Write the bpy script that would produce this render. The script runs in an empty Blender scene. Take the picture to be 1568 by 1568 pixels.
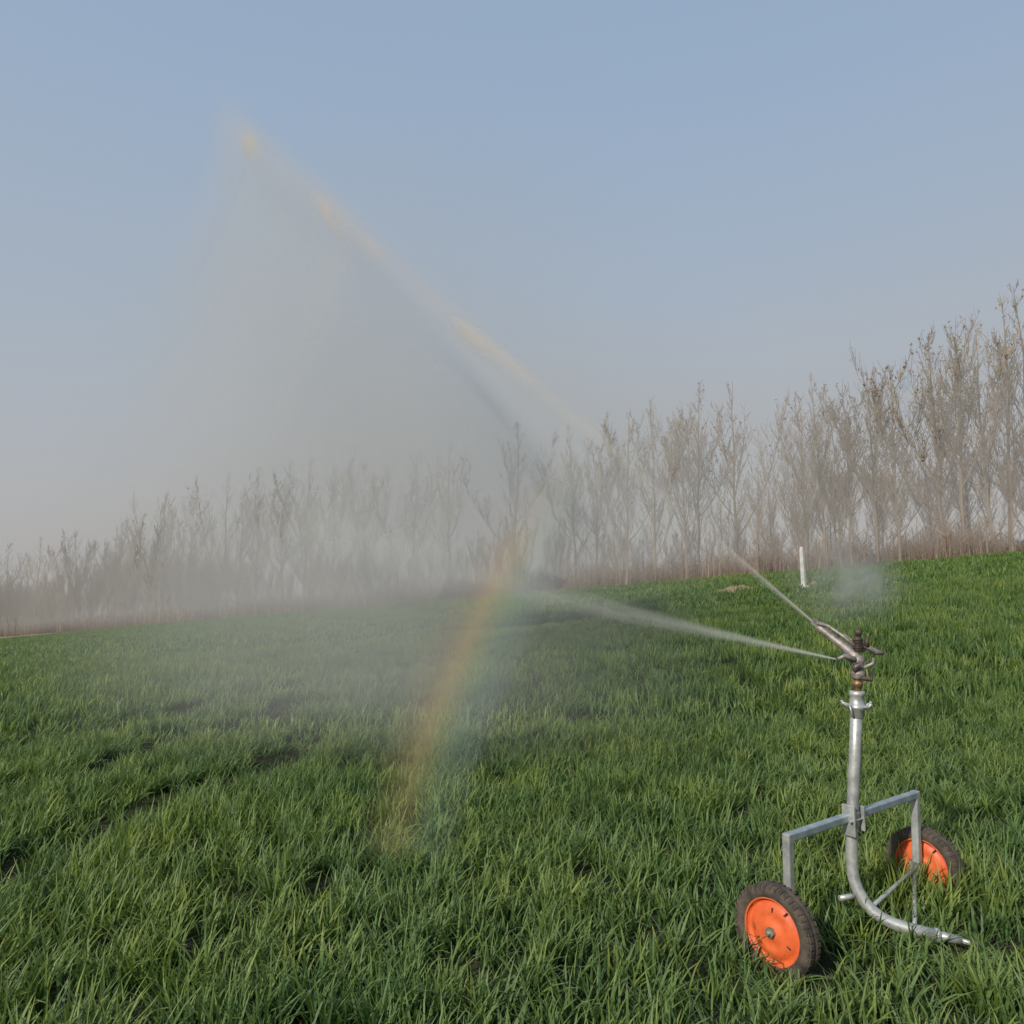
import bpy, math, random
import numpy as np
from mathutils import Vector, Matrix
random.seed(7); rng=np.random.default_rng(7)
scene=bpy.context.scene
D=bpy.data
scene.view_settings.view_transform='Standard'
scene.view_settings.look='None'
scene.view_settings.exposure=0

# ---------------------------------------------------------------- terrain
A,B=0.102,0.0249
N2=(0.571,0.821); T2=(-0.821,0.571); ROW=50.5
def terrain(x,y):
    x=np.asarray(x,float); y=np.asarray(y,float)
    n=N2[0]*x+N2[1]*y; c=T2[0]*x+T2[1]*y
    cc=np.where(np.abs(c-55)<85,c,55+np.sign(c-55)*(85+60*np.tanh((np.abs(c-55)-85)/60.0)))
    nn=np.minimum(n,ROW)
    px=N2[0]*nn+T2[0]*cc; py=N2[1]*nn+T2[1]*cc
    w=1-np.exp(-(np.maximum(n,0)/14.0)**2)
    z=(A*px+B*py)*w
    z=z-0.05*np.clip(n-ROW-3,0,120)
    z=z+0.015*np.sin(x*1.3+y*0.7)+0.012*np.sin(x*0.6-y*1.1)
    return z
def tz(x,y): return float(terrain(x,y))

# ---------------------------------------------------------------- node helpers
def new_mat(name):
    m=D.materials.new(name); m.use_nodes=True
    nt=m.node_tree; nt.nodes.clear()
    out=nt.nodes.new('ShaderNodeOutputMaterial')
    return m,nt,out
def L(nt,a,b): nt.links.new(a,b)
def math_(nt,op,a,b=None,c=None,clamp=False):
    n=nt.nodes.new('ShaderNodeMath'); n.operation=op; n.use_clamp=clamp
    for i,v in enumerate((a,b,c)):
        if v is None: continue
        if isinstance(v,(int,float)): n.inputs[i].default_value=v
        else: L(nt,v,n.inputs[i])
    return n.outputs[0]
def ramp(nt,fac,stops,interp='LINEAR'):
    r=nt.nodes.new('ShaderNodeValToRGB'); r.color_ramp.interpolation=interp
    e=r.color_ramp.elements
    while len(e)<len(stops): e.new(0.5)
    for i,(p,c) in enumerate(stops):
        e[i].position=p; e[i].color=(c[0],c[1],c[2],1) if len(c)==3 else c
    L(nt,fac,r.inputs[0]); return r.outputs[0]
def noise(nt,vec,scale,detail=4,rough=0.55,dist=0):
    n=nt.nodes.new('ShaderNodeTexNoise'); n.inputs['Scale'].default_value=scale
    n.inputs['Detail'].default_value=detail; n.inputs['Roughness'].default_value=rough
    n.inputs['Distortion'].default_value=dist
    if vec is not None: L(nt,vec,n.inputs['Vector'])
    return n.outputs['Fac']
def mixc(nt,fac,a,b,mode='MIX'):
    n=nt.nodes.new('ShaderNodeMix'); n.data_type='RGBA'; n.blend_type=mode
    if isinstance(fac,(int,float)): n.inputs[0].default_value=fac
    else: L(nt,fac,n.inputs[0])
    for i,v in ((6,a),(7,b)):
        if isinstance(v,tuple): n.inputs[i].default_value=(v[0],v[1],v[2],1)
        else: L(nt,v,n.inputs[i])
    return n.outputs[2]
def mapping(nt,vec,scale=(1,1,1),rot=(0,0,0)):
    n=nt.nodes.new('ShaderNodeMapping'); n.inputs['Scale'].default_value=scale
    n.inputs['Rotation'].default_value=rot
    L(nt,vec,n.inputs['Vector']); return n.outputs[0]
def geo_pos(nt):
    return nt.nodes.new('ShaderNodeNewGeometry').outputs['Position']
def smooth(nt,v,a,b):
    n=nt.nodes.new('ShaderNodeMapRange'); n.interpolation_type='SMOOTHSTEP'
    L(nt,v,n.inputs[0]); n.inputs[1].default_value=a; n.inputs[2].default_value=b
    n.inputs[3].default_value=0; n.inputs[4].default_value=1
    return n.outputs[0]

# ---------------------------------------------------------------- world
SUN_EL=math.radians(32); 
sun_from=Vector((-0.66,-0.75,0)).normalized()
w=D.worlds.new("World"); scene.world=w; w.use_nodes=True
nt=w.node_tree; nt.nodes.clear()
out=nt.nodes.new('ShaderNodeOutputWorld'); bg=nt.nodes.new('ShaderNodeBackground')
sky=nt.nodes.new('ShaderNodeTexSky'); sky.sky_type='NISHITA'; sky.sun_disc=False
sky.sun_elevation=SUN_EL; sky.sun_rotation=math.atan2(sun_from.x,sun_from.y)
sky.air_density=1.2; sky.dust_density=3.0; sky.ozone_density=1.0
tc=nt.nodes.new('ShaderNodeTexCoord'); sp=nt.nodes.new('ShaderNodeSeparateXYZ')
L(nt,tc.outputs['Generated'],sp.inputs[0])
hz=ramp(nt,sp.outputs['Z'],[(0.0,(4.55,4.4,4.4)),(0.12,(4.55,4.6,4.8)),(0.30,(4.15,4.75,5.5)),(0.55,(3.4,4.5,6.05)),(1.0,(2.6,3.8,6.0))])
nz=noise(nt,mapping(nt,tc.outputs['Generated'],(1,1,3)),1.6,3)
hz2=mixc(nt,math_(nt,'MULTIPLY',nz,0.12),hz,(4.2,4.2,4.3))
col=mixc(nt,0.88,sky.outputs[0],hz2)
L(nt,col,bg.inputs[0]); bg.inputs[1].default_value=0.1
L(nt,bg.outputs[0],out.inputs[0])

sl=D.lights.new('sun','SUN'); sl.energy=3.7; sl.angle=math.radians(1.6); sl.color=(1.0,0.94,0.84)
so=D.objects.new('sun',sl); scene.collection.objects.link(so)
sd=Vector((sun_from.x*math.cos(SUN_EL),sun_from.y*math.cos(SUN_EL),math.sin(SUN_EL)))
so.rotation_euler=sd.to_track_quat('Z','Y').to_euler(); so.location=sd*40

# ---------------------------------------------------------------- camera
cam=D.cameras.new('camera'); co=D.objects.new('camera',cam); scene.collection.objects.link(co)
co.location=(0,0,1.7); co.rotation_euler=(math.radians(96),0,0)
cam.sensor_width=36; cam.lens=26.86; cam.clip_start=0.05; cam.clip_end=6000
scene.camera=co

# ---------------------------------------------------------------- mesh helper
def mesh_obj(name,V,F,mat=None,smooth_=False,parent=None,link=True,uv=None):
    me=D.meshes.new(name); me.from_pydata([tuple(v) for v in V],[],[tuple(f) for f in F]); 
    if uv is not None:
        ul=me.uv_layers.new(name='UVMap')
        for lp in me.loops: ul.data[lp.index].uv=uv[lp.vertex_index]
    if mat: me.materials.append(mat)
    if smooth_: me.polygons.foreach_set('use_smooth',[True]*len(me.polygons))
    me.update()
    o=D.objects.new(name,me)
    if link: scene.collection.objects.link(o)
    if parent: o.parent=parent
    return o

# ---------------------------------------------------------------- ground
def axis(lo,hi,n,k):
    t=np.linspace(-1,1,n); s=np.sinh(k*t)/np.sinh(k)
    return np.where(s<0,-s*lo,s*hi)
xs=axis(-1500,1500,240,6.0); ys=axis(-200,2500,280,5.2)
X,Y=np.meshgrid(xs,ys); Z=terrain(X,Y)
V=np.stack([X.ravel(),Y.ravel(),Z.ravel()],1); nx=len(xs)
F=[(j*nx+i,j*nx+i+1,(j+1)*nx+i+1,(j+1)*nx+i) for j in range(len(ys)-1) for i in range(nx-1)]
m,nt,out=new_mat('field_soil')
p=geo_pos(nt); s=nt.nodes.new('ShaderNodeSeparateXYZ'); L(nt,p,s.inputs[0])
nd=math_(nt,'ADD',math_(nt,'MULTIPLY',s.outputs[0],N2[0]),math_(nt,'MULTIPLY',s.outputs[1],N2[1]))
n1=noise(nt,p,14,4,0.75); n2=noise(nt,mapping(nt,p,(0.25,1.0,1)),0.5,4,0.6)
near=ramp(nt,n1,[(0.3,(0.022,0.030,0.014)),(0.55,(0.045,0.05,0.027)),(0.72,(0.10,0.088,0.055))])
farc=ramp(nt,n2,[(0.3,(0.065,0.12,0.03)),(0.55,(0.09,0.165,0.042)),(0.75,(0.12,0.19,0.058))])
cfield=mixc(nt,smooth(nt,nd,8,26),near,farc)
edge=math_(nt,'ADD',nd,math_(nt,'MULTIPLY',noise(nt,p,0.5,4),3.0))
dirt=ramp(nt,noise(nt,p,1.2,5,0.7),[(0.3,(0.30,0.20,0.115)),(0.7,(0.46,0.34,0.21))])
c2=mixc(nt,smooth(nt,edge,47.9,48.7),cfield,dirt)
c3=mixc(nt,smooth(nt,nd,54,58),c2,(0.26,0.22,0.185))  # behind the tree row, distance haze is put into the ground colour
b=nt.nodes.new('ShaderNodeBsdfDiffuse'); L(nt,c3,b.inputs[0])
bp=nt.nodes.new('ShaderNodeBump'); bp.inputs['Strength'].default_value=0.9; bp.inputs['Distance'].default_value=0.06
L(nt,n1,bp.inputs['Height']); L(nt,bp.outputs[0],b.inputs['Normal']); L(nt,b.outputs[0],out.inputs[0])
ground=mesh_obj('ground',V,F,m,True)

# ---------------------------------------------------------------- scatter
def scatter(name,pts,scl,rot,coll,seed=0,realize=False):
    me=D.meshes.new(name); me.vertices.add(len(pts)); me.vertices.foreach_set('co',np.asarray(pts,np.float32).ravel())
    a=me.attributes.new('scl','FLOAT_VECTOR','POINT'); a.data.foreach_set('vector',np.asarray(scl,np.float32).ravel())
    a=me.attributes.new('rot','FLOAT_VECTOR','POINT'); a.data.foreach_set('vector',np.asarray(rot,np.float32).ravel())
    a=me.attributes.new('rndv','FLOAT','POINT'); a.data.foreach_set('value',np.random.default_rng(seed).random(len(pts)).astype(np.float32))
    me.update()
    o=D.objects.new(name,me); scene.collection.objects.link(o)
    ng=D.node_groups.new(name+'_nodes','GeometryNodeTree')
    ng.interface.new_socket('Geometry',in_out='INPUT',socket_type='NodeSocketGeometry')
    ng.interface.new_socket('Geometry',in_out='OUTPUT',socket_type='NodeSocketGeometry')
    gi=ng.nodes.new('NodeGroupInput'); go=ng.nodes.new('NodeGroupOutput')
    ip=ng.nodes.new('GeometryNodeInstanceOnPoints'); ci=ng.nodes.new('GeometryNodeCollectionInfo')
    ci.inputs['Collection'].default_value=coll; ci.inputs['Separate Children'].default_value=True
    ci.inputs['Reset Children'].default_value=True
    ip.inputs['Pick Instance'].default_value=True
    rv=ng.nodes.new('FunctionNodeRandomValue'); rv.data_type='INT'
    isock=[s for s in rv.inputs if s.type=='INT']
    isock[0].default_value=0; isock[1].default_value=len(coll.objects)-1
    rv.inputs['Seed'].default_value=seed
    ro=[s for s in rv.outputs if s.type=='INT'][0]
    def na(n):
        q=ng.nodes.new('GeometryNodeInputNamedAttribute'); q.data_type='FLOAT_VECTOR'; q.inputs['Name'].default_value=n
        return q.outputs[0]
    ng.links.new(gi.outputs[0],ip.inputs['Points']); ng.links.new(ci.outputs[0],ip.inputs['Instance'])
    ng.links.new(ro,ip.inputs['Instance Index'])
    ng.links.new(na('scl'),ip.inputs['Scale']); 
    er=ng.nodes.new('FunctionNodeEulerToRotation'); ng.links.new(na('rot'),er.inputs[0]); ng.links.new(er.outputs[0],ip.inputs['Rotation'])
    if realize:
        rz=ng.nodes.new('GeometryNodeRealizeInstances'); ng.links.new(ip.outputs[0],rz.inputs[0]); ng.links.new(rz.outputs[0],go.inputs[0])
    else: ng.links.new(ip.outputs[0],go.inputs[0])
    md=o.modifiers.new('scatter','NODES'); md.node_group=ng
    return o

def vnoise(x,y,sc,seed):
    r=np.random.default_rng(seed).random((256,256))
    x=x*sc+500.3; y=y*sc+500.7
    xi=np.floor(x).astype(int); yi=np.floor(y).astype(int); fx=x-xi; fy=y-yi
    fx=fx*fx*(3-2*fx); fy=fy*fy*(3-2*fy)
    g=lambda i,j:r[i%256,j%256]
    return (g(xi,yi)*(1-fx)+g(xi+1,yi)*fx)*(1-fy)+(g(xi,yi+1)*(1-fx)+g(xi+1,yi+1)*fx)*fy

# ---------------------------------------------------------------- grass
def grass_mat(name,dark,mid,tip):
    m,nt,out=new_mat(name)
    at=nt.nodes.new('ShaderNodeAttribute'); at.attribute_name='rndv'; at.attribute_type='GEOMETRY'
    uvn=nt.nodes.new('ShaderNodeTexCoord')
    s=nt.nodes.new('ShaderNodeSeparateXYZ'); L(nt,uvn.outputs['UV'],s.inputs[0])
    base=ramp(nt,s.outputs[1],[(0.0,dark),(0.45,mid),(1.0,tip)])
    p=geo_pos(nt); big=noise(nt,p,0.7,1,0.6)
    t=ramp(nt,big,[(0.3,(0.72,0.82,0.80)),(0.5,(1,1,1)),(0.72,(1.22,1.12,0.92))])
    c=mixc(nt,1.0,base,t,'MULTIPLY')
    rr=ramp(nt,at.outputs['Fac'],[(0,(0.72,0.82,0.95)),(0.5,(1,1,1)),(0.93,(1.25,1.15,0.9)),(1.0,(1.7,1.35,0.95))])
    c=mixc(nt,1.0,c,rr,'MULTIPLY')
    b=nt.nodes.new('ShaderNodeBsdfPrincipled'); L(nt,c,b.inputs['Base Color']); b.inputs['Roughness'].default_value=0.5
    b.inputs['Specular IOR Level'].default_value=0.28
    tr=nt.nodes.new('ShaderNodeBsdfTranslucent'); L(nt,mixc(nt,1.0,c,(1.3,1.45,0.65),'MULTIPLY'),tr.inputs[0])
    mx=nt.nodes.new('ShaderNodeMixShader'); mx.inputs[0].default_value=0.28
    L(nt,b.outputs[0],mx.inputs[1]); L(nt,tr.outputs[0],mx.inputs[2]); L(nt,mx.outputs[0],out.inputs[0])
    return m
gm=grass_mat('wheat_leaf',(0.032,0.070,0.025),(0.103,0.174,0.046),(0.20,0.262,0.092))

def tuft(name,nb,rad,hmin,hmax,wd,segs,r,splay=1.0):
    V=[];F=[];UV=[]
    for k in range(nb):
        a=r.uniform(0,2*math.pi); q=rad*math.sqrt(r.uniform(0,1))
        bx,by=q*math.cos(a),q*math.sin(a)
        h=r.uniform(hmin,hmax); az=r.uniform(0,2*math.pi)
        lean=r.uniform(0.10,0.6)*splay; curl=r.uniform(0.2,1.8)*splay
        w0=wd*r.uniform(0.7,1.2); d=(math.cos(az),math.sin(az)); tw=r.uniform(-0.6,0.6)
        pos=np.array([bx,by,-0.01]); ang=lean; st=h/segs; b0=len(V)
        for i in range(segs+1):
            t=i/segs; ww=w0*(0.6+0.8*t if t<0.4 else (1-t)**0.7*1.25)*0.5
            if i==segs: ww=0.0005
            sa=az+math.pi/2+tw*t
            sx,sy=math.cos(sa)*ww,math.sin(sa)*ww
            V.append((pos[0]-sx,pos[1]-sy,pos[2])); V.append((pos[0]+sx,pos[1]+sy,pos[2]+ww*0.3))
            UV+= [(0,t),(1,t)]
            pos=pos+st*np.array([d[0]*math.sin(ang),d[1]*math.sin(ang),math.cos(ang)])
            ang+=curl/segs*(0.4+1.4*t)
        for i in range(segs):
            j=b0+2*i; F.append((j,j+1,j+3,j+2))
    return mesh_obj(name,V,F,gm,True,link=False,uv=UV)
rr=random.Random(3)
c_near=D.collections.new('wheat_tufts_near'); c_mid=D.collections.new('wheat_tufts_mid'); c_far=D.collections.new('wheat_tufts_far')
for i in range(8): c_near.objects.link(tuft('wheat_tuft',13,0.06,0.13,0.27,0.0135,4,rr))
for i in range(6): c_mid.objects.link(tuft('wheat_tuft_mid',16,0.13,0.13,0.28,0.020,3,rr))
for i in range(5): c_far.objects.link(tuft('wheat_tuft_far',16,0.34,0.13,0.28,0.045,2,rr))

def grass_points(y0,y1,dens,margin):
    xm=0.72*y1+margin; area=(2*xm)*(y1-y0); n=int(area*dens)
    x=rng.uniform(-xm,xm,n); y=rng.uniform(y0,y1,n)
    k=(np.abs(x)<0.72*y+margin)&((N2[0]*x+N2[1]*y)<ROW-2.8+rng.normal(0,0.4,n))
    return x[k],y[k]
def gap_mask(x,y):
    m=np.ones_like(x)
    for (ax,ay,bx,by,wd) in [(-3.25,3.9,-2.1,9.0,0.22),(-4.6,5.0,-3.0,12.0,0.22),(-5.9,6.5,-3.6,15.0,0.2)]:
        dx,dy=bx-ax,by-ay; l2=dx*dx+dy*dy
        t=np.clip(((x-ax)*dx+(y-ay)*dy)/l2,0,1)
        wob=0.15*np.sin(y*2.3)+0.08*np.sin(y*5.1)
        dd=np.hypot(x+wob-ax-t*dx,y-ay-t*dy)
        m=np.minimum(m,np.clip((dd-wd*0.4)/(wd*1.3),0.20,1))
    v=vnoise(x,y,1.7,5)*0.6+vnoise(x,y,4.0,6)*0.4
    m=m*np.clip((v-0.15)*5,0.55,1)
    return m
def scat_grass(name,x,y,coll,base,seed,rz):
    gm_=gap_mask(x,y); k=rng.random(len(x))<gm_; x=x[k];y=y[k];g=gm_[k]
    z=terrain(x,y)
    h=(0.66+0.55*vnoise(x,y,0.8,11)+0.30*vnoise(x,y,3,12))*(0.55+0.45*g)*base*rng.uniform(0.85,1.12,len(x))
    tr=1-0.6*np.exp(-(((x-2.0)/0.42)**2+((y-3.62)/0.30)**2)**2)-0.35*np.exp(-(((x-1.2)/0.3)**2+((y-3.4)/0.25)**2)**2)
    h=h*np.clip(tr,0.35,1)
    s=np.stack([base*rng.uniform(0.9,1.15,len(x)),base*rng.uniform(0.9,1.15,len(x)),h],1)
    r=np.stack([rng.normal(0,0.14,len(x)),rng.normal(0.08,0.14,len(x)),rng.uniform(0,6.283,len(x))],1)
    return scatter(name,np.stack([x,y,z],1),s,r,coll,seed,rz)
x,y=grass_points(2.3,9,125,0.9)
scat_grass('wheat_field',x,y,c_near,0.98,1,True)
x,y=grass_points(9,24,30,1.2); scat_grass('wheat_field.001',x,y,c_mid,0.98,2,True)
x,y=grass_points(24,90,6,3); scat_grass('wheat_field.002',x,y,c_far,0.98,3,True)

# ---------------------------------------------------------------- trees
def bark(name,c0,c1):
    m,nt,out=new_mat(name)
    oi=nt.nodes.new('ShaderNodeObjectInfo')
    c=ramp(nt,oi.outputs['Random'],[(0,c0),(1,c1)])
    b=nt.nodes.new('ShaderNodeBsdfDiffuse'); L(nt,c,b.inputs[0])
    L(nt,b.outputs[0],out.inputs[0]); return m
bm=bark('poplar_bark',(0.235,0.185,0.135),(0.37,0.30,0.225))
budm=bark('poplar_buds',(0.26,0.18,0.11),(0.36,0.26,0.165))
def make_tree(name,seed,H,nlead=5,spread=1.0,tw=1.0):
    r=random.Random(seed); V=[];F=[];mi=[]
    def seg(p0,p1,r0,r1,n=3):
        d=np.subtract(p1,p0); l=np.linalg.norm(d)+1e-9; d=d/l
        u=np.cross(d,(0.31,0.95,0.05)); u/=np.linalg.norm(u)+1e-9; v=np.cross(d,u); b=len(V)
        for (p,q) in ((p0,r0),(p1,r1)):
            for i in range(n):
                a=2*math.pi*i/n; V.append(tuple(p+q*(math.cos(a)*u+math.sin(a)*v)))
        for i in range(n):
            j=(i+1)%n; F.append((b+i,b+j,b+n+j,b+n+i)); mi.append(0)
    def bud(p,s):
        b=len(V)
        for i in range(3): V.append((p[0]+r.uniform(-s,s),p[1]+r.uniform(-s,s),p[2]+r.uniform(-s,s)))
        F.append((b,b+1,b+2)); mi.append(1)
    def limb(p,az,tilt,length,rad,depth):
        ns=(7,3,2)[depth]; st=length/ns; p=np.array(p,float)
        for i in range(ns):
            d=np.array([math.sin(tilt)*math.cos(az),math.sin(tilt)*math.sin(az),math.cos(tilt)])
            q=p+d*st*r.uniform(0.85,1.15)
            ra=max(0.008,rad*(1-i/ns*0.8)); rb=max(0.008,rad*(1-(i+1)/ns*0.8))
            seg(p,q,ra,rb,4 if depth==0 else 3)
            if depth==0 and i>0:
                for k in range(r.choice((3,4,5))):
                    t=r.random(); limb(p+(q-p)*t,r.uniform(0,6.283),r.uniform(0.35,0.85),length*0.25*r.uniform(0.5,1.25)*(1.2-0.6*i/ns),max(0.012,rb*0.45),1)
            elif depth==1:
                for k in range(r.choice((1,2,3))):
                    t=r.random(); limb(p+(q-p)*t,az+r.choice((-1,1))*r.uniform(0.4,1.6),tilt*0.7+r.uniform(-0.1,0.5),length*0.45*r.uniform(0.5,1.3),0.011,2)
            if depth>=1 and r.random()<0.20*tw: bud(q,0.09)
            p=q; tilt=tilt*(0.80 if depth==0 else 0.72)+r.uniform(-0.07,0.07); az+=r.uniform(-0.25,0.25)
    n=12; p=np.array([0,0,-0.3]); lx,ly=r.uniform(-.025,.025),r.uniform(-.025,.025); pts=[p]
    for i in range(n):
        p=p+np.array([lx*H/n+r.uniform(-.08,.08),ly*H/n+r.uniform(-.08,.08),(H+0.3)/n]); pts.append(p)
    R0=0.068*H/10
    rad=lambda t:R0*(1-t)**0.9+0.010
    for i in range(n): seg(pts[i],pts[i+1],rad(i/n),rad((i+1)/n),6)
    def at(t):
        f=t*n; i=min(int(f),n-1); return pts[i]+(pts[i+1]-pts[i])*(f-i)
    for k in range(nlead):
        t=0.15+0.42*(k+r.random()*0.8)/nlead
        limb(at(t),k*2.4+r.uniform(-.5,.5),r.uniform(0.42,0.8)*spread,H*(1-t)*r.uniform(0.70,0.96),rad(t)*0.55,0)
    for k in range(36):
        t=r.uniform(0.20,0.98)
        limb(at(t),r.uniform(0,6.283),r.uniform(0.35,0.85),H*(0.14*(1-t)+0.045)*r.uniform(0.6,1.3),max(0.012,rad(t)*0.35),1)
    o=mesh_obj(name,V,F,bm,False,link=False)
    o.data.materials.append(budm); o.data.polygons.foreach_set('material_index',mi)
    return o
protos=[make_tree('poplar_proto',100+i,12.0,4+i%3,0.9+0.13*(i%4),1.0+0.8*(i%3)) for i in range(8)]
c_tree=D.collections.new('distant_poplars')
for o in protos: c_tree.objects.link(o)
def row_pt(bx,off=0.0):
    Yv=(ROW+off)/(N2[0]*bx+N2[1]); return bx*Yv,Yv
def bear(px): return (px-784)/1170.0
lead=[(1590,15.0),(1548,15.0),(1520,13.8),(1478,14.0),(1447,13.2),(1378,11.6),(1345,12.6),(1305,11.8),(1262,12.8),(1236,11.8),
      (1130,14.2),(1072,14.4),(1050,12.0),(1002,12.6),(958,13.2),(915,11.4),(880,12.8),(786,13.8),(690,14.0),(632,13.6),
      (560,13.6),(510,14.2),(465,15.6),(430,14.2),(395,16.0),(365,14.2),(340,16.4),(290,14.0),(250,15.0),(215,14.0),(180,13.4),(118,14.2),(60,13.8),(15,14.2)]
i=0
for (px,H) in lead:
    x,y=row_pt(bear(px),random.uniform(0,3.5))
    o=D.objects.new('poplar_tree',protos[(i*3)%8].data); i+=1
    scene.collection.objects.link(o); o.location=(x,y,tz(x,y)); s=H/11.8
    o.scale=(s*1.05,s*1.05,s); o.rotation_euler=(0,0,random.uniform(0,6.28))
P=[];S=[];R=[]
for rowi in range(4):
    c=-42.0
    while c<200:
        c+=random.uniform(1.9,3.4)
        off=1+rowi*3.6+random.uniform(-.5,.5)
        x=N2[0]*(ROW+off)+T2[0]*c; y=N2[1]*(ROW+off)+T2[1]*c
        if random.random()<0.12: continue
        q=vnoise(np.array([c]),np.array([0.0]),0.13,21)[0]
        h=(0.32+0.48*q)*random.uniform(0.75,1.1)
        if c>62: h*=1.3
        if c>85: h=max(h,0.6)*1.2
        P.append((x,y,tz(x,y))); S.append((h*0.95,h*0.95,h)); R.append((0,0,random.uniform(0,6.28)))
scatter('distant_tree_row',P,S,R,c_tree,4)
def brush(name,seed):
    r=random.Random(seed); V=[];F=[]
    for k in range(80):
        x0,y0=r.gauss(0,0.8),r.gauss(0,0.5); h=r.uniform(0.3,1.5); az=r.uniform(0,6.28); l=r.uniform(0,0.35)*h
        w=r.uniform(0.008,0.02); b=len(V); ca,sa=math.cos(az+1.57)*w,math.sin(az+1.57)*w
        V+=[(x0-ca,y0-sa,-.1),(x0+ca,y0+sa,-.1),(x0+l*math.cos(az)+ca*.4,y0+l*math.sin(az)+sa*.4,h),(x0+l*math.cos(az)-ca*.4,y0+l*math.sin(az)-sa*.4,h)]
        F.append((b,b+1,b+2,b+3))
        for q in range(3):
            t=r.uniform(.3,.9); px,py,pz=x0+l*t*math.cos(az),y0+l*t*math.sin(az),h*t; a2=r.uniform(0,6.28); b=len(V); e=h*.3
            V+=[(px,py,pz),(px,py,pz+.03),(px+e*math.cos(a2),py+e*math.sin(a2),pz+e)]; F.append((b,b+1,b+2))
    return mesh_obj(name,V,F,bark('brush_twig%d'%seed,(0.22,0.16,0.11),(0.36,0.27,0.19)),link=False)
c_br=D.collections.new('undergrowth_clumps')
for i in range(3): c_br.objects.link(brush('undergrowth_clump',i))
P=[];S=[];R=[]
for k in range(900):
    c=random.uniform(-42,195); off=random.uniform(0.5,15)
    x=N2[0]*(ROW+off)+T2[0]*c; y=N2[1]*(ROW+off)+T2[1]*c
    s=random.uniform(0.5,1.9); P.append((x,y,tz(x,y))); S.append((s,s,s)); R.append((0,0,random.uniform(0,6.28)))
scatter('undergrowth',P,S,R,c_br,5)

# ---------------------------------------------------------------- metal helpers
def simple_mat(name,c0,c1,rough=0.5,metal=0.0,scale=20,bump=0.0):
    m,nt,out=new_mat(name); tcn=nt.nodes.new('ShaderNodeTexCoord'); p=tcn.outputs['Object']
    n=noise(nt,p,scale,6,0.65)
    c=ramp(nt,n,[(0.32,c0),(0.68,c1)])
    b=nt.nodes.new('ShaderNodeBsdfPrincipled'); L(nt,c,b.inputs['Base Color'])
    L(nt,math_(nt,'ADD',math_(nt,'MULTIPLY',n,0.3),rough-0.15),b.inputs['Roughness']); b.inputs['Metallic'].default_value=metal
    if bump:
        bp=nt.nodes.new('ShaderNodeBump'); bp.inputs['Strength'].default_value=bump; bp.inputs['Distance'].default_value=0.004
        L(nt,noise(nt,p,scale*3,5,0.7),bp.inputs['Height']); L(nt,bp.outputs[0],b.inputs['Normal'])
    L(nt,b.outputs[0],out.inputs[0]); return m
galv=simple_mat('galvanised_steel',(0.32,0.33,0.32),(0.56,0.56,0.53),0.45,0.5,18,0.15)
galvb=simple_mat('galvanised_tube',(0.24,0.30,0.32),(0.42,0.48,0.49),0.5,0.45,14,0.15)
cast=simple_mat('worn_cast_metal',(0.15,0.13,0.115),(0.40,0.36,0.32),0.5,0.4,35,0.4)
darkm=simple_mat('dark_iron',(0.04,0.03,0.025),(0.13,0.10,0.08),0.6,0.4,30,0.4)
brass=simple_mat('weathered_brass',(0.22,0.13,0.06),(0.38,0.26,0.13),0.5,0.5,30,0.2)
rub=simple_mat('dusty_rubber',(0.028,0.024,0.02),(0.12,0.092,0.066),0.85,0,22,0.5)
orange=simple_mat('orange_paint',(0.60,0.10,0.028),(0.82,0.16,0.045),0.5,0,14,0.1)
mud=simple_mat('hub_bolt',(0.16,0.18,0.12),(0.40,0.42,0.36),0.5,0.6,30,0.2)

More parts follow.
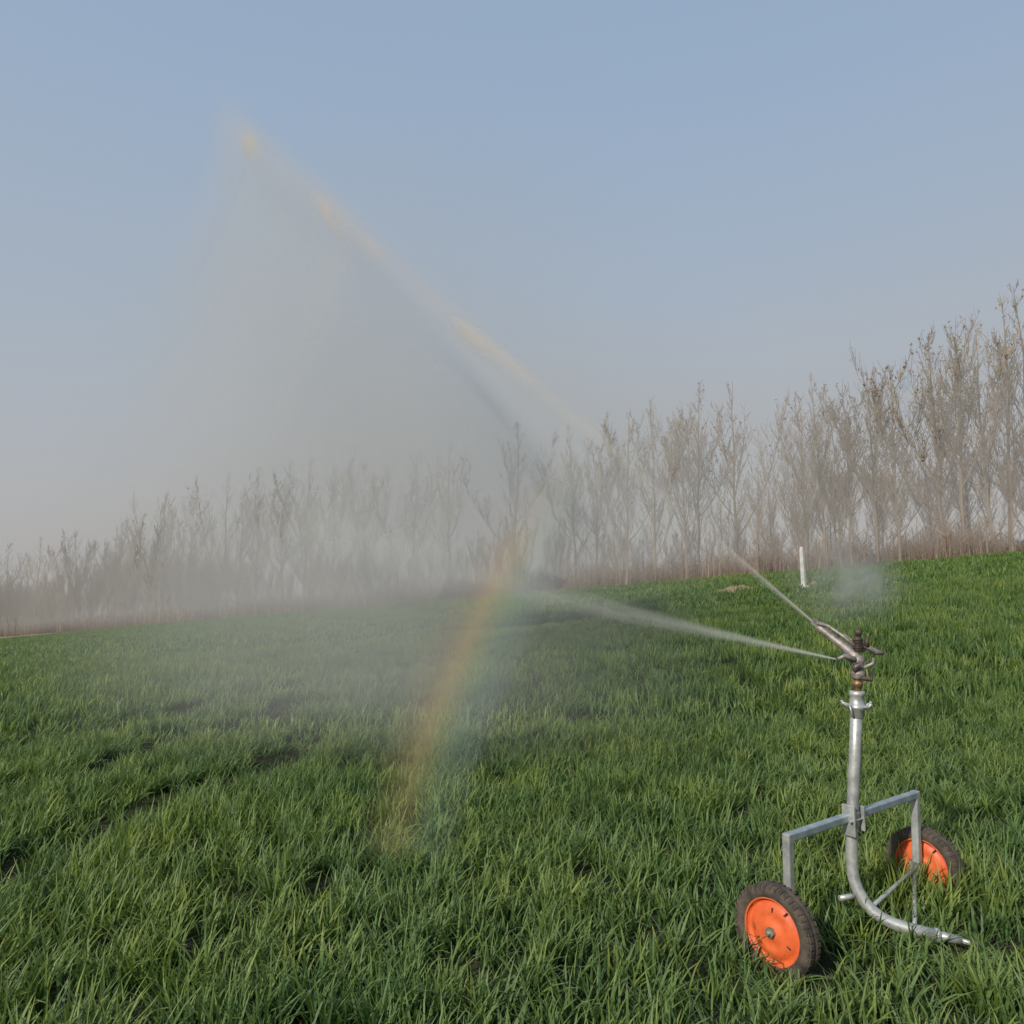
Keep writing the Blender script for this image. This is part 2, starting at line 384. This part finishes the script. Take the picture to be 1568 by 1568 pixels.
class MB:
    def __init__(s): s.V=[];s.F=[];s.sm=[]
    def path(s,pts,rads,n=16,cap=True,square=False):
        pts=[Vector(p) for p in pts]; b=len(s.V); u=None
        for i,p in enumerate(pts):
            d=(pts[min(i+1,len(pts)-1)]-pts[max(i-1,0)]).normalized()
            if u is None:
                u=d.cross(Vector((0,0,1)));
                if u.length<0.1: u=d.cross(Vector((AX[0],AX[1],0)))
            u=(u-d*u.dot(d)).normalized(); v=d.cross(u)
            r=rads[i] if isinstance(rads,(list,tuple)) else rads
            for k in range(n):
                a=2*math.pi*(k+0.5)/n
                if square:
                    cx=max(-1,min(1,math.cos(a)*1.9)); cy=max(-1,min(1,math.sin(a)*1.9))
                    s.V.append(p+r*(cx*u+cy*v))
                else: s.V.append(p+r*(math.cos(a)*u+math.sin(a)*v))
        for i in range(len(pts)-1):
            for k in range(n):
                j=(k+1)%n; s.F.append((b+i*n+k,b+i*n+j,b+(i+1)*n+j,b+(i+1)*n+k)); s.sm.append(not square)
        if cap:
            s.F.append(tuple(b+k for k in range(n))[::-1]); s.F.append(tuple(b+(len(pts)-1)*n+k for k in range(n))); s.sm+= [False,False]
        return s
    def lathe(s,prof,c,ax,n=48):
        ax=Vector(ax).normalized(); u=ax.cross(Vector((0,0,1)));
        if u.length<0.1: u=Vector((1,0,0))
        u.normalize(); v=ax.cross(u); c=Vector(c); b=len(s.V); m=len(prof)
        for k in range(n):
            a=2*math.pi*k/n; e=math.cos(a)*u+math.sin(a)*v
            for (r,t) in prof: s.V.append(c+e*r+ax*t)
        for k in range(n):
            j=(k+1)%n
            for i in range(m-1): s.F.append((b+k*m+i,b+j*m+i,b+j*m+i+1,b+k*m+i+1)); s.sm.append(True)
        return s
    def box(s,c,ex,ey,ez):
        c=Vector(c); b=len(s.V)
        for sx in (-1,1):
            for sy in (-1,1):
                for sz in (-1,1): s.V.append(c+Vector(ex)*sx+Vector(ey)*sy+Vector(ez)*sz)
        for f in ((0,1,3,2),(4,6,7,5),(0,4,5,1),(2,3,7,6),(0,2,6,4),(1,5,7,3)): s.F.append(tuple(b+i for i in f)); s.sm.append(False)
        return s
    def obj(s,name,mat,parent,bevel=0):
        o=mesh_obj(name,s.V,s.F,mat,parent=parent); o.data.polygons.foreach_set('use_smooth',s.sm)
        if bevel:
            md=o.modifiers.new('b','BEVEL'); md.width=bevel; md.segments=2; md.limit_method='ANGLE'
        return o
U=Vector((0.8125,0.5826,0)).normalized(); AX=U; Pn=Vector((U.y,-U.x,0))
cart=D.objects.new('irrigation_sprinkler_cart',None); scene.collection.objects.link(cart); cart.location=(1.72,4.0,0)
def PP(o):
    o.matrix_parent_inverse=Matrix.Translation((-1.72,-4.0,0)); return o
FW=Vector((1.195,3.639,0.178)); RW=Vector((2.287,4.422,0.195))
def wheel(name,c):
    e=D.objects.new(name,None); scene.collection.objects.link(e); e.parent=cart; PP(e)
    m=MB()
    prof=[(0.137,-0.026),(0.145,-0.034),(0.165,-0.042),(0.182,-0.041),(0.194,-0.032),(0.199,-0.022),(0.2,-0.008),(0.196,-0.004),(0.196,0.004),(0.2,0.008),(0.199,0.022),(0.194,0.032),(0.182,0.041),(0.165,0.042),(0.145,0.034),(0.137,0.026)]
    m.lathe(prof,c,U,64)
    uu=U.cross(Vector((0,0,1))).normalized()
    for k in range(44):
        a=2*math.pi*k/44; ed=math.cos(a)*uu+math.sin(a)*Vector((0,0,1)); tg=-math.sin(a)*uu+math.cos(a)*Vector((0,0,1))
        for sd_ in (-1,1):
            m.box(c+ed*0.1965+U*0.0235*sd_,ed*0.0050,tg*0.0085,U*0.0125)
            m.box(c+ed*0.186+U*0.0395*sd_,ed*0.009,tg*0.006,U*0.003)
    o=m.obj('tyre',rub,e)
    m=MB()
    for sg in (-1,1):
        m.lathe([(0.137,sg*0.030),(0.143,sg*0.036),(0.146,sg*0.030),(0.138,sg*0.026),(0.134,sg*0.012),(0.120,sg*0.010),(0.112,sg*0.020),(0.075,sg*0.026),(0.055,sg*0.018),(0.042,sg*0.030),(0.0,sg*0.032)],c,U,48)
    m.obj('orange_rim',orange,e)
    m=MB()
    m.lathe([(0.022,-0.052),(0.022,-0.03)],c,U,6); m.lathe([(0.0,-0.052),(0.022,-0.052)],c,U,6)
    m.path([c-U*0.068,c+U*0.03],0.009,10); m.obj('hub_nut',mud,e)
    m=MB()
    for a in (1.55,3.7,5.8):
        ed=math.cos(a)*uu+math.sin(a)*Vector((0,0,1)); tg=-math.sin(a)*uu+math.cos(a)*Vector((0,0,1))
        m.box(c+ed*0.092-U*0.0225,ed*0.010,tg*0.004,U*0.003)
    vv=(uu*0.6+Vector((0,0,.8)))
    m.path([c-U*0.015+vv*0.125,c-U*0.035+vv*0.115],0.004,6)
    m.obj('rim_slots',darkm,e)
wheel('front_wheel',FW); wheel('rear_wheel',RW)
La=FW+U*0.105; Ra=RW-U*0.075
zt=0.575
m=MB()
Lt=Vector((La.x+0.005,La.y,zt-0.012)); Rt=Vector((Ra.x+0.01,Ra.y,zt+0.01))
m.path([Lt-U*0.0,Rt],0.020,8,square=True)
m.obj('crossbar',galvb,cart,0.003); 
m=MB(); m.path([La+Vector((0,0,-0.03)),Lt+Vector((0,0,0.018))],0.0205,8,square=True)
m.path([Ra+Vector((0,0,-0.03)),Rt+Vector((0,0,0.019))],0.0205,8,square=True); m.obj('legs',galv,cart,0.003)
m=MB(); m.path([La-U*0.06,La+U*0.03],0.013,12); m.path([Ra+U*0.05,Ra-U*0.035],0.013,12)
m.box(Ra-U*0.024,U*0.003,Pn*0.03,Vector((0,0,0.035))); m.obj('axle_stubs',mud,cart)
m=MB()
m.path([Ra-U*0.03,Vector((1.765,3.945,0.155))],0.0105,10)
m.path([Ra-U*0.03+Vector((0,0,-0.01)),Vector((1.935,3.86,0.10))],0.0105,10)
m.path([Vector((1.62,3.96,0.195)),Vector((1.705,3.975,0.20))],0.013,10)
m.obj('braces',galv,cart)
m=MB()
rp=[(1.772,4.0,1.19),(1.745,4.0,0.85),(1.712,4.0,0.50),(1.707,4.0,0.34),(1.710,3.995,0.28),(1.722,3.98,0.225),(1.742,3.963,0.18),(1.772,3.94,0.142),(1.81,3.92,0.115),(1.86,3.895,0.097),(1.93,3.865,0.085),(2.02,3.83,0.075)]
m.path(rp,[0.029]*len(rp),20); m.path([(2.02,3.83,0.075),(2.07,3.815,0.071),(2.12,3.80,0.065)],[0.022,0.022,0.02],16)
m.path([(2.015,3.832,0.075),(2.035,3.826,0.074)],0.034,16)
m.path([(2.12,3.80,0.065),(2.19,3.785,0.05)],0.012,8)
m.obj('riser_pipe',galv,cart)
cc=Vector((1.716,4.0,zt-0.01))
m=MB(); m.box(cc-U*0.045+Pn*0.012,U*0.006,Pn*0.034,Vector((0,0,0.075))); m.box(cc+U*0.042+Pn*0.012,U*0.006,Pn*0.034,Vector((0,0,0.06)))
m.lathe([(0.031,-0.035),(0.036,-0.035),(0.036,0.035),(0.031,0.035)],cc,(0.06,0,1),24)
m.path([cc-U*0.075+Pn*0.035,cc+U*0.06+Pn*0.035],0.006,8)
m.obj('pipe_clamp',galv,cart,0.002)
m=MB(); ct=Vector((1.768,4.0,1.12))
m.lathe([(0.030,-0.06),(0.036,-0.055),(0.036,-0.02),(0.046,-0.012),(0.046,0.004),(0.036,0.01),(0.034,0.05),(0.038,0.055),(0.038,0.075),(0.02,0.078),(0.0,0.078)],ct,(0.06,0,1),28)
for a in (0.2,2.2,3.6,5.2):
    d=Vector((math.cos(a),math.sin(a),0)); m.path([ct+d*0.03+Vector((0,0,-0.004)),ct+d*0.075+Vector((0,0,0.006)),ct+d*0.085+Vector((0,0,0.02))],[0.011,0.009,0.007],8)
m.path([ct+Vector((-0.05,-0.03,0.015)),ct+Vector((-0.045,-0.045,-0.04))],0.006,8)
m.obj('quick_coupling',galv,cart)
m=MB(); bt=Vector((1.775,4.0,1.19))
m.lathe([(0.0,0.0),(0.022,0.0),(0.022,0.03),(0.030,0.032),(0.030,0.055),(0.02,0.058),(0.02,0.085),(0.0,0.085)],bt,(0.05,0,1),6); m.obj('brass_swivel',brass,cart)
J=Vector((-0.425,0.688,0.588)).normalized()
hb=Vector((1.782,4.0,1.275))
m=MB()
m.lathe([(0.0,-0.02),(0.026,-0.02),(0.034,-0.01),(0.036,0.015),(0.028,0.03),(0.030,0.06),(0.036,0.08),(0.03,0.10),(0.0,0.105)],hb,(0.02,0,1),20)
e0=hb+Vector((0,0,0.06)); e1=hb+Vector((-0.01,0.01,0.10)); tip=Vector((1.645,4.17,1.525))
m.path([e0,e1,e1+J*0.06,tip-J*0.05,tip-J*0.045,tip-J*0.02,tip],[0.034,0.030,0.025,0.018,0.023,0.022,0.012],16)
side=J.cross(Vector((0,0,1))).normalized(); upj=side.cross(J)
m.path([e1+upj*0.02,e1+upj*0.055+J*0.01,e1+upj*0.05+J*0.10,e1+upj*0.022+J*0.14],[0.009]*4,8)
m.obj('sprinkler_barrel',cast,cart)
m=MB()
ap=e1+upj*0.045+J*0.02
m.path([ap,ap+Vector((0.05,0.0,0.0)),ap+Vector((0.10,-0.01,-0.03)),ap+Vector((0.135,-0.01,-0.035))],[0.013,0.013,0.016,0.010],10)
m.path([ap,ap+J*0.08+upj*0.01-side*0.03,ap+J*0.17-side*0.03,tip+upj*0.02-J*0.01-side*0.02],[0.012,0.009,0.008,0.012],10)
m.box(tip+upj*0.015-side*0.018,J*0.022,side*0.004,upj*0.018)
m.path([hb+Vector((-0.02,-0.02,0.08)),hb+Vector((-0.075,-0.02,0.10)),hb+Vector((-0.11,-0.02,0.085))],[0.015,0.013,0.009],10)
m.path([hb+Vector((0.02,-0.02,0.04)),hb+Vector((0.07,-0.02,0.06)),hb+Vector((0.075,-0.02,0.09))],[0.01,0.011,0.007],8)
m.obj('impact_arm',cast,cart)
m=MB()
m.path([ap+Vector((0.01,0,-0.03)),ap+Vector((0.012,0,0.05))],[0.02,0.02],12); m.path([ap+Vector((0.012,0,0.05)),ap+Vector((0.02,0,0.085))],[0.014,0.02],10)
m.path([ap+Vector((0.05,-0.01,0.0)),ap+Vector((0.06,-0.01,0.05))],[0.014,0.01],10)
m.path([hb+Vector((0.0,-0.03,-0.01)),hb+Vector((0.05,-0.035,-0.02)),hb+Vector((0.06,-0.03,0.02))],[0.014,0.011,0.008],8)
m.path([hb+Vector((0,-.036,.045)),hb+Vector((-.035,-.036,.03)),hb+Vector((-.045,-.03,.06))],[.012,.009,.007],8)
cp=[]
for k in range(60):
    a=k*0.9; cp.append(ap+Vector((0.012+math.cos(a)*0.026,math.sin(a)*0.026,-0.03+k*0.0012)))
m.path(cp,0.003,5)
m.obj('spring_and_bolts',darkm,cart)
for o in [o for o in D.objects if o.parent==cart and o.type=='MESH']: PP(o)

# ---------------------------------------------------------------- marker post and bare soil
wm=simple_mat('whitewash',(0.46,0.44,0.41),(0.68,0.67,0.64),0.8,0,6,0.3)
x,y=11.3,29.7; z=tz(x,y)
m=MB(); m.path([(x,y,z-0.2),(x-0.03,y,z+1.45),(x-0.03,y,z+1.6)],[0.085,0.078,0.055],8,square=True)
m.path([(x,y,z-0.05),(x,y,z+0.10),(x,y,z+0.12)],[0.15,0.13,0.10],8,square=True)
m.obj('marker_post',wm,None,0.01)
dm=simple_mat('dry_soil',(0.20,0.15,0.08),(0.36,0.27,0.15),0.95,0,3,1.0)
def mound(x,y,a,b_,h,seed):
    r=random.Random(seed); V=[];F=[]; n=22; V.append((x,y,tz(x,y)+h))
    for q in range(1,8):
        for k in range(n):
            t=q/7; an=2*math.pi*k/n; rr_=t*(1+r.uniform(-.22,.22)); px=x+a*rr_*math.cos(an); py=y+b_*rr_*math.sin(an)
            V.append((px,py,tz(px,py)+h*(1-t)**0.8*r.uniform(.4,1.3)+0.06*(1-t)-0.05*t))
    for k in range(n): F.append((0,1+k,1+(k+1)%n))
    for q in range(6):
        for k in range(n): F.append((1+q*n+k,1+(q+1)*n+k,1+(q+1)*n+(k+1)%n,1+q*n+(k+1)%n))
    mesh_obj('soil_mound',V,F,dm,True)
mound(11.7,30.2,0.8,0.8,0.20,1); mound(9.2,31.5,1.7,0.7,0.20,2)

# ---------------------------------------------------------------- water spray
spray=D.objects.new('water_spray',None); scene.collection.objects.link(spray)
def mist_mat(name,alpha_fn,col=(0.62,0.63,0.63)):
    m,nt,out=new_mat(name); tcn=nt.nodes.new('ShaderNodeTexCoord'); s=nt.nodes.new('ShaderNodeSeparateXYZ'); L(nt,tcn.outputs['UV'],s.inputs[0])
    a=alpha_fn(nt,s.outputs[0],s.outputs[1],geo_pos(nt))
    df=nt.nodes.new('ShaderNodeBsdfDiffuse'); tl=nt.nodes.new('ShaderNodeBsdfTranslucent'); tp=nt.nodes.new('ShaderNodeBsdfTransparent')
    if callable(col):
        cs=col(nt,s.outputs[0],s.outputs[1]); L(nt,cs,df.inputs[0]); L(nt,cs,tl.inputs[0])
    else:
        df.inputs[0].default_value=(*col,1); tl.inputs[0].default_value=(*col,1)
    m1=nt.nodes.new('ShaderNodeMixShader'); m1.inputs[0].default_value=0.45; L(nt,df.outputs[0],m1.inputs[1]); L(nt,tl.outputs[0],m1.inputs[2])
    m2=nt.nodes.new('ShaderNodeMixShader'); L(nt,a,m2.inputs[0]); L(nt,tp.outputs[0],m2.inputs[1]); L(nt,m1.outputs[0],m2.inputs[2])
    L(nt,m2.outputs[0],out.inputs[0]); return m
def gaus(nt,v,c,s):
    d=math_(nt,'DIVIDE',math_(nt,'SUBTRACT',v,c),s); d2=math_(nt,'MULTIPLY',d,d)
    return math_(nt,'EXPONENT',math_(nt,'MULTIPLY',d2,-1.0))
def mul(nt,*a):
    r=a[0]
    for q in a[1:]: r=math_(nt,'MULTIPLY',r,q)
    return r
E=1.9
def cloud(name,cx,cy,cz,sx,sz,amp,ang=0.0,ns=0.6,namp=0.5,col=(0.62,0.63,0.63)):
    # oval veil of droplets; the density falls to zero at its rim and at the ground
    dx,dy=math.cos(ang),math.sin(ang); nu,nv=24,18; V=[];F=[];UV=[]
    def pt(a,b_):
        x=cx+dx*a*E*sx; y=cy+dy*a*E*sx; bow=0.25*sx*a*a
        x,y=x-dy*bow,y+dx*bow
        return x,y,cz+b_*E*sz
    for j in range(nv+1):
        for i_ in range(nu+1):
            a=(i_/nu-.5)*2; b_=(j/nv-.5)*2
            ax=a*math.sqrt(max(0,1-b_*b_/2)); bx=b_*math.sqrt(max(0,1-a*a/2))
            x,y,z=pt(ax,bx); g=tz(x,y)+0.10
            f=max(0.0,min(1.0,(z-g)/(0.9*sz)));
            z=max(z,g-0.15)
            V.append((x,y,z)); UV.append((math.hypot(ax,bx),f))
    for j in range(nv):
        for i_ in range(nu):
            b=j*(nu+1)+i_; q=(b,b+1,b+nu+2,b+nu+1)
            if max(UV[k][1] for k in q)>0: F.append(q)
    def af(nt,u,v,p):
        g=math_(nt,'EXPONENT',math_(nt,'MULTIPLY',math_(nt,'MULTIPLY',u,u),-E*E))
        rim=math_(nt,'SUBTRACT',1.0,smooth(nt,u,0.6,1.0))
        n=noise(nt,p,ns,2,0.5,0.4); n=math_(nt,'ADD',math_(nt,'MULTIPLY',math_(nt,'SUBTRACT',n,0.5),namp*2.2),1.0)
        return math_(nt,'MULTIPLY',mul(nt,g,n,rim,smooth(nt,v,0.0,1.0)),amp,clamp=True)
    return mesh_obj(name,V,F,mist_mat(name,af,col),True,parent=spray,uv=UV)
MC=(0.53,0.535,0.53)
cloud('mist_veil_distant',0.2,24.0,3.8,7.2,4.6,0.44,-0.1,0.15,0.25,MC)
cloud('mist_veil_far',-3.0,14.5,5.0,4.6,4.4,0.44,-0.1,0.25,0.25,MC)
cloud('mist_veil_mid',-1.9,9.8,1.7,3.4,1.7,0.46,0.12,0.4,0.3,MC)
cloud('mist_veil_near',-1.35,6.7,0.75,2.2,1.0,0.46,-0.05,0.6,0.35,MC)
cloud('back_spray_puff',3.12,7.03,1.82,0.50,0.29,0.62,0.3,3.0,0.9,(0.58,0.585,0.58))

J0=tip.copy(); J1=Vector((-7.58,18.8,14.2)); JD=(J1-J0); JL=JD.length; JD.normalize()
UPJ=(Vector((0,0,1))-JD*JD.z).normalized()
V=[];F=[];UV=[]; nu,nv=90,10
for i_ in range(nu+1):
    t=(i_/nu)**1.5; w_up=0.010+1.0*t**1.15; w_dn=0.012+2.7*t**1.15
    for j in range(nv+1):
        q=j/nv; off=w_up-(w_up+w_dn)*q
        V.append(J0+JD*(JL*1.10*t)+UPJ*off); UV.append((t,q))
for i_ in range(nu):
    for j in range(nv):
        b=i_*(nv+1)+j; F.append((b,b+1,b+nv+2,b+nv+1))
def jet_alpha(nt,u,v,p):
    uvc=nt.nodes.new('ShaderNodeCombineXYZ'); L(nt,math_(nt,'POWER',u,0.5),uvc.inputs[0]); L(nt,v,uvc.inputs[1])
    st=noise(nt,mapping(nt,uvc.outputs[0],(9,2.4,1),(0,0,0.25)),1.0,3,0.55,0.5)
    core=mul(nt,smooth(nt,v,0.02,0.34),math_(nt,'SUBTRACT',1.0,smooth(nt,v,0.28,0.97)))
    along=ramp(nt,u,[(0,(0.80,)*3),(0.012,(0.62,)*3),(0.028,(0.42,)*3),(0.042,(0.16,)*3),(0.06,(0.16,)*3),(0.085,(0.30,)*3),(0.15,(0.38,)*3),(0.21,(0.32,)*3),(0.30,(0.22,)*3),(0.40,(0.32,)*3),(0.6,(0.32,)*3),(0.85,(0.32,)*3),(1.0,(0,)*3)])
    cl=None
    for (c_,s_,v_,sv_,a_) in ((0.165,0.020,0.31,0.10,0.8),(0.200,0.020,0.42,0.16,1.1),(0.35,0.026,0.33,0.10,0.9),(0.43,0.045,0.34,0.13,1.2),(0.73,0.045,0.34,0.11,1.0)):
        g=mul(nt,gaus(nt,u,c_,s_),gaus(nt,v,v_,sv_),a_); cl=g if cl is None else math_(nt,'ADD',cl,g)
    clv=mul(nt,cl,smooth(nt,st,0.2,0.65),0.62)
    body=mul(nt,core,along,math_(nt,'ADD',math_(nt,'MULTIPLY',st,0.9),0.5))
    return math_(nt,'ADD',body,clv,clamp=True)
def jet_col(nt,u,v):
    return mixc(nt,smooth(nt,v,0.30,0.62),(0.625,0.585,0.54),(0.53,0.52,0.50))
mesh_obj('main_jet',V,F,mist_mat('main_jet',jet_alpha,jet_col),True,parent=spray,uv=UV)
V=[];F=[];UV=[]; nu,nv=60,24
for i_ in range(nu+1):
    t=i_/nu; s=0.10+0.98*t; top=J0+JD*(JL*s)+UPJ*(0.5*s); 
    drift=Vector((-1.0,-1.0,0))
    for j in range(nv+1):
        q=j/nv*0.88; zb=tz(top.x,top.y)+0.2; P_=Vector((top.x,top.y,top.z+(zb-top.z)*q))+drift*(q*1.9*s*2)+Vector((0.9,0.1,0))*q*s*2
        V.append(P_); UV.append((t,q))
for i_ in range(nu):
    for j in range(nv):
        b=i_*(nv+1)+j; F.append((b,b+1,b+nv+2,b+nv+1))
def cur_alpha(nt,u,v,p):
    n=noise(nt,mapping(nt,p,(0.35,0.35,0.22)),1.0,2,0.5,0.5)
    u2=math_(nt,'ADD',u,math_(nt,'MULTIPLY',math_(nt,'SUBTRACT',n,0.5),0.35))
    a=mul(nt,smooth(nt,v,-0.01,0.16),ramp(nt,v,[(0,(0.52,)*3),(0.25,(0.46,)*3),(0.5,(0.33,)*3),(0.7,(0.14,)*3),(0.87,(0,)*3)],'EASE'),
      ramp(nt,u2,[(0,(0.15,)*3),(0.2,(0.5,)*3),(0.42,(0.85,)*3),(0.60,(0.85,)*3),(0.82,(0.4,)*3),(0.98,(0.0,)*3)],'EASE'),
      smooth(nt,u,0,0.22),math_(nt,'SUBTRACT',1.0,smooth(nt,u,0.72,1.0)))
    return math_(nt,'MULTIPLY',a,math_(nt,'ADD',math_(nt,'MULTIPLY',n,0.7),0.65),clamp=True)
mesh_obj('falling_drops',V,F,mist_mat('falling_drops',cur_alpha,(0.525,0.525,0.505)),True,parent=spray,uv=UV)
S0=Vector((1.665,3.985,1.36)); S1=Vector((-2.34,8.96,2.52)); SD=(S1-S0); SL=SD.length; SD.normalize()
SU=(Vector((0,0,1))-SD*SD.z).normalized()
V=[];F=[];UV=[]; nu,nv=50,10
for i_ in range(nu+1):
    t=i_/nu; wu=0.006+0.50*t**1.15; wd=0.010+0.74*t**1.1
    for j in range(nv+1):
        q=j/nv; V.append(S0+SD*(SL*1.12*t)+SU*(wu-(wu+wd)*q-0.08*math.sin(math.pi*t))); UV.append((t,q))
for i_ in range(nu):
    for j in range(nv):
        b=i_*(nv+1)+j; F.append((b,b+1,b+nv+2,b+nv+1))
def side_alpha(nt,u,v,p):
    uvc=nt.nodes.new('ShaderNodeCombineXYZ'); L(nt,u,uvc.inputs[0]); L(nt,v,uvc.inputs[1])
    st=noise(nt,mapping(nt,uvc.outputs[0],(6,3.2,1)),1.0,3,0.65,0.8)
    core=gaus(nt,v,0.42,0.27)
    al=ramp(nt,u,[(0,(0.75,)*3),(0.05,(0.46,)*3),(0.2,(0.28,)*3),(0.4,(0.18,)*3),(0.7,(0.14,)*3),(0.88,(0.24,)*3),(1,(0,)*3)])
    ed=mul(nt,smooth(nt,v,0,0.3),math_(nt,'SUBTRACT',1.0,smooth(nt,v,0.6,1.0)))
    return math_(nt,'MULTIPLY',mul(nt,core,al,ed),math_(nt,'ADD',math_(nt,'MULTIPLY',st,2.0),0.05),clamp=True)
mesh_obj('side_jet',V,F,mist_mat('side_jet',side_alpha,(0.62,0.615,0.60)),True,parent=spray,uv=UV)

# rainbow: coloured arc standing in the droplets (world coordinates x, y, z)
arc=[Vector(q) for q in ((-0.70,4.75,0.02),(-0.64,4.80,0.22),(-0.48,4.85,0.78),(-0.25,4.95,1.32),(0.0,5.05,1.85),(0.26,5.15,2.30),(0.55,5.3,2.75))]
V=[];F=[];UV=[]; nseg=8; M=(len(arc)-1)*nseg
def cr(t):
    i_=min(int(t),len(arc)-2); f=t-i_; p0=arc[max(i_-1,0)];p1=arc[i_];p2=arc[i_+1];p3=arc[min(i_+2,len(arc)-1)]
    return 0.5*((2*p1)+(p2-p0)*f+(2*p0-5*p1+4*p2-p3)*f*f+(3*p1-p0-3*p2+p3)*f**3)
for k in range(M+1):
    t=k/nseg*0.9999; p_=cr(t); d=(cr(min(t+.05,len(arc)-1.001))-cr(max(t-.05,0))).normalized(); sd_=d.cross(Vector((0,1,0))).normalized()
    if sd_.x<0: sd_=-sd_
    for j in range(7):
        q=j/6; V.append(p_+sd_*((q-.5)*0.70)); UV.append((k/M,q))
for k in range(M):
    for j in range(6):
        b=k*7+j; F.append((b,b+1,b+8,b+7))
def rb_alpha(nt,u,v,p):
    return math_(nt,'MULTIPLY',mul(nt,ramp(nt,u,[(0,(0,)*3),(0.18,(0.38,)*3),(0.38,(0.85,)*3),(0.62,(0.85,)*3),(0.8,(0.35,)*3),(0.98,(0,)*3)],'EASE'),
        ramp(nt,v,[(0,(0,)*3),(0.22,(0.3,)*3),(0.42,(0.85,)*3),(0.58,(0.65,)*3),(0.8,(0.35,)*3),(1,(0,)*3)],'EASE'),
        math_(nt,'ADD',math_(nt,'MULTIPLY',noise(nt,p,2.0,2),0.5),0.75)),0.50,clamp=True)
def rb_col(nt,u,v):
    return ramp(nt,v,[(0.0,(0.52,0.40,0.35)),(0.28,(0.62,0.42,0.28)),(0.43,(0.66,0.51,0.27)),(0.55,(0.54,0.55,0.33)),(0.70,(0.40,0.54,0.46)),(0.85,(0.42,0.48,0.54)),(1.0,(0.45,0.45,0.52))])
mesh_obj('rainbow',V,F,mist_mat('rainbow',rb_alpha,rb_col),True,uv=UV)

# ---------------------------------------------------------------- distance haze along the tree belt
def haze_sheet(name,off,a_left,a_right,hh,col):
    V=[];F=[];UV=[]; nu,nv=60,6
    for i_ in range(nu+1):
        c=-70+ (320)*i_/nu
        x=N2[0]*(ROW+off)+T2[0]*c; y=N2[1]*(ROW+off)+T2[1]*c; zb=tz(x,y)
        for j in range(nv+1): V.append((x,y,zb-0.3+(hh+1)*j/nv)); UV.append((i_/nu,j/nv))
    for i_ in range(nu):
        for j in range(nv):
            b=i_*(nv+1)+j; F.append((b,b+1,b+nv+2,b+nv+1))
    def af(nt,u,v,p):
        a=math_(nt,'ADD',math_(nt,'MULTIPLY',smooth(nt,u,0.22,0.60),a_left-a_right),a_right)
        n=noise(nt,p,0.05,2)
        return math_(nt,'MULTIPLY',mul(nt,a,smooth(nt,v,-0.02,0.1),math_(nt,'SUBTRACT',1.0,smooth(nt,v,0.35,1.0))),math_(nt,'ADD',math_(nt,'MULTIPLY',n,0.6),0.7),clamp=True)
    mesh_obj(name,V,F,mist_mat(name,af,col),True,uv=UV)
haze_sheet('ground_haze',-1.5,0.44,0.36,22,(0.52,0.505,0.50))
